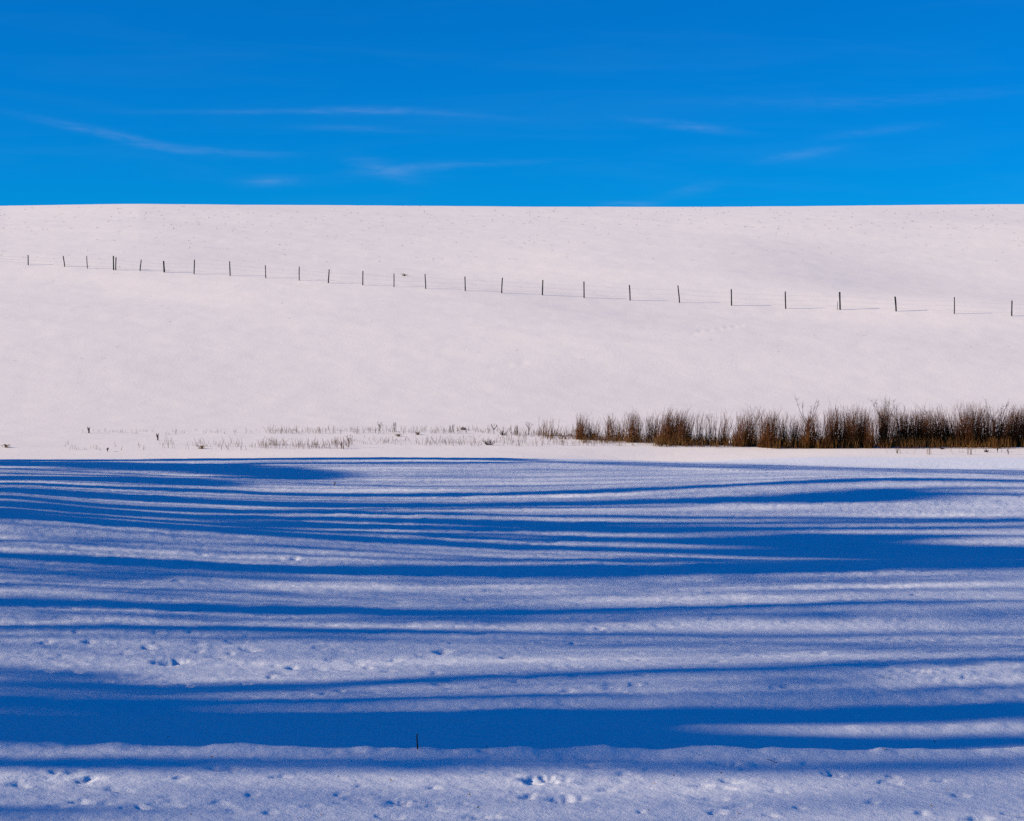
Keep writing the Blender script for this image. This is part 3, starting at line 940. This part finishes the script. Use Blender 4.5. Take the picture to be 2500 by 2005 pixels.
for k, (u, vb, hp, kind, lab) in enumerate(WEEDS):
    rs = random.Random(900 + k)
    X, Y, Z = hit(u, vb)
    H = hp / F * Y
    root_t = Tubes(4); head = Tubes(4)
    has_head = False
    if kind == 'stub':
        root_t.add([(0, 0, -.05), (.01, 0, H * .5), (-.01, 0, H * .8)], [.045, .042, .03])
        root_t.add([(0, 0, H * .3), (-.07, 0, H * .65), (-.08, 0, H)], [.03, .022, .008])
        root_t.add([(0, 0, H * .55), (.05, 0, H * .8), (.04, 0, H * .98)], [.026, .018, .006])
    elif kind == 'stalk':
        for j in range(5 if hp > 12 else 2):
            bx = rs.uniform(-.14, .14); ln = rs.gauss(.02, .12)
            root_t.add([(bx, rs.uniform(-.1, .1), -.05), (bx + ln * H * .5, 0, H * .5), (bx + ln * H, 0, H * rs.uniform(.7, 1))], [.013, .011, .006])
            root_t.add([(bx + ln * H * .6, 0, H * .6), (bx + ln * H + rs.gauss(0, .06), 0, H * .85)], [.008, .004])
    elif kind == 'fork':
        root_t.add([(0, 0, -.05), (rs.gauss(0, .02), 0, H * .3), (rs.gauss(0, .03), 0, H * .55)], [.02, .017, .012])
        for j in range(7):
            d = rs.uniform(-.6, .6); z0 = H * rs.uniform(.3, .55)
            e = (d * H * .5, rs.gauss(0, .05), H * rs.uniform(.7, 1.0))
            root_t.add([(0, 0, z0), (e[0] * .6, 0, (z0 + e[2]) / 2), e], [.012, .009, .005])
            head.add([(e[0], e[1], e[2] - .02), (e[0] + .005, e[1], e[2] + .02), (e[0], e[1], e[2] + .05)], [.008, .018, .006]); has_head = True
    elif kind == 'bush':
        for j in range(22):
            d = rs.uniform(-1, 1); e = (d * H * .8 + rs.gauss(0, .04), rs.gauss(0, .08), H * rs.uniform(.4, 1.0) * (1.1 - .5 * abs(d)))
            root_t.add([(d * .1, 0, -.03), (e[0] * .7, e[1], e[2] * .7), e], [.014, .012, .006])
    else:
        for j in range(26):
            d = rs.gauss(0, .5); e = (d * H * 1.3, rs.gauss(0, .08), H * rs.uniform(.5, 1.0))
            root_t.add([(d * .12, rs.gauss(0, .04), -.03), (e[0] * .5, e[1], e[2] * .7), e], [.011, .010, .004])
    mat = M['straw'] if (kind == 'tuft' or 'straw' in lab or 'pale' in lab) else (M['dark_weed'] if ('dark' in lab or 'blackish' in lab) else M['weed'])
    root = empty('dry_weed', (X, Y, Z))
    root_t.build('stalks', mat, root)
    if has_head:
        tag(head.build('seed_heads', M['dark_weed'], root), kind='stuff')
    tag(root, lab, 'weed', 'weeds standing out of the snow')

# the foreground stick
X, Y, Z = hit(1019.5, 1829)
H = 36 / F * Y
st = Tubes(6)
st.add([(0.002, 0, -.08), (0, 0, H * .1), (-.006, .003, H * .5), (-.009, .004, H * .88), (-.004, .004, H), (0.0, .004, H + .004)], [.011, .0105, .009, .0085, .008, .002])
stick = st.build('stick', M['dark_weed'])
stick.location = (X, Y, Z)
tag(stick, 'short dark stick standing in the foreground snow on the berm', 'stick')

# a pole-thin broken twig lying on the lower right snow
X, Y, Z = hit(1882, 1860)
tw = Tubes(4)
tw.add([(-.05, .02, .03), (0, 0, .02), (.06, -.04, -.01)], [.003, .004, .003])
o = tw.build('twig', M['dark_weed']); o.location = (X, Y, Z)
tag(o, 'thin broken twig lying on the shaded berm at lower right', 'twig')

# ------------------------------------------------------------------ uncountable dry growth
def scatter(name, label, cat, mat, spots, seed):
    rs = random.Random(seed)
    tb = Tubes(3)
    for (n, u0, u1, v0, v1, h0, h1, r, per) in spots:
        for _ in range(n):
            u = rs.uniform(u0, u1); v = v0 + (v1 - v0) * rs.random()
            X, Y, Z = hit(u, v)
            for _k in range(per):
                h = rs.uniform(h0, h1)
                bx, by = rs.gauss(0, .10), rs.gauss(0, .10)
                ln = rs.gauss(0, .28)
                tb.add([(X + bx, Y + by, Z - .05), (X + bx + ln * h * .4, Y + by, Z + h * .6), (X + bx + ln * h, Y + by, Z + h)], [r, r * .9, r * .4])
    return tag(tb.build(name, mat), label, cat, kind='stuff')


scatter('dry_weeds', 'scattered thin dry weeds along the foot of the snowy hill', 'weeds', M['weed'], [
    (40, 150, 640, 1086, 1100, .08, .30, .008, 2), (110, 630, 850, 1085, 1097, .12, .50, .008, 2), (24, 380, 620, 1082, 1092, .1, .5, .008, 2),
    (50, 200, 700, 1052, 1062, .06, .25, .007, 2), (210, 650, 1250, 1049, 1060, .08, .38, .008, 2), (60, 800, 1060, 1076, 1088, .08, .35, .007, 2),
    (230, 1040, 1720, 1078, 1090, .10, .46, .008, 2), (70, 1230, 1560, 1060, 1076, .15, .75, .008, 2), (60, 1560, 1900, 1080, 1090, .3, 1.1, .009, 2), (60, 1250, 1420, 1058, 1066, .1, .5, .008, 2), (40, 860, 1250, 1066, 1086, .05, .2, .007, 2),
    (26, 2160, 2500, 1098, 1110, .06, .3, .007, 1), (30, 1700, 2500, 1092, 1097, .05, .15, .008, 2)], 21)
scatter('dry_grass', 'ochre dry grass around the feet of the shrubs', 'grass', M['straw'], [
    (70, 1330, 1460, 1064, 1074, .08, .26, .010, 4), (160, 1420, 1640, 1072, 1083, .10, .42, .010, 4), (300, 1600, 1900, 1082, 1092, .12, .60, .010, 4),
    (620, 1880, 2530, 1088, 1096, .12, .70, .011, 4)], 22)
scatter('grass_tips', 'tiny dark grass tips poking through the snow near the hill crest', 'grass', M['weed'], [
    (300, 0, 2500, 504, 560, .05, .14, .014, 3), (150, 0, 2500, 560, 640, .04, .10, .012, 3), (50, 0, 2500, 590, 900, .03, .08, .012, 2)], 23)
rsl = np.random.RandomState(4)
cent = []
for _ in range(46):
    u = rsl.uniform(0, 1900) if rsl.rand() < .75 else rsl.uniform(1900, 2500)
    v = rsl.uniform(1870, 2004) if rsl.rand() < .8 else rsl.uniform(1800, 1870)
    X, Y, Z = hit(u, v)
    un, q = q_of(np.array([X]), np.array([Y]))
    cent.append((X, Y, Z + float(fine_relief(np.array([X]), np.array([Y]), q)[0]) + .006))
V, Fc = clump_faces(np.array(cent), .011, rsl)
tag(mesh_obj('dead_leaf_bits', V, Fc, M['leaf'], smooth=False), 'tiny yellow-brown leaf bits strewn on the foreground snow', 'leaf litter', kind='stuff')
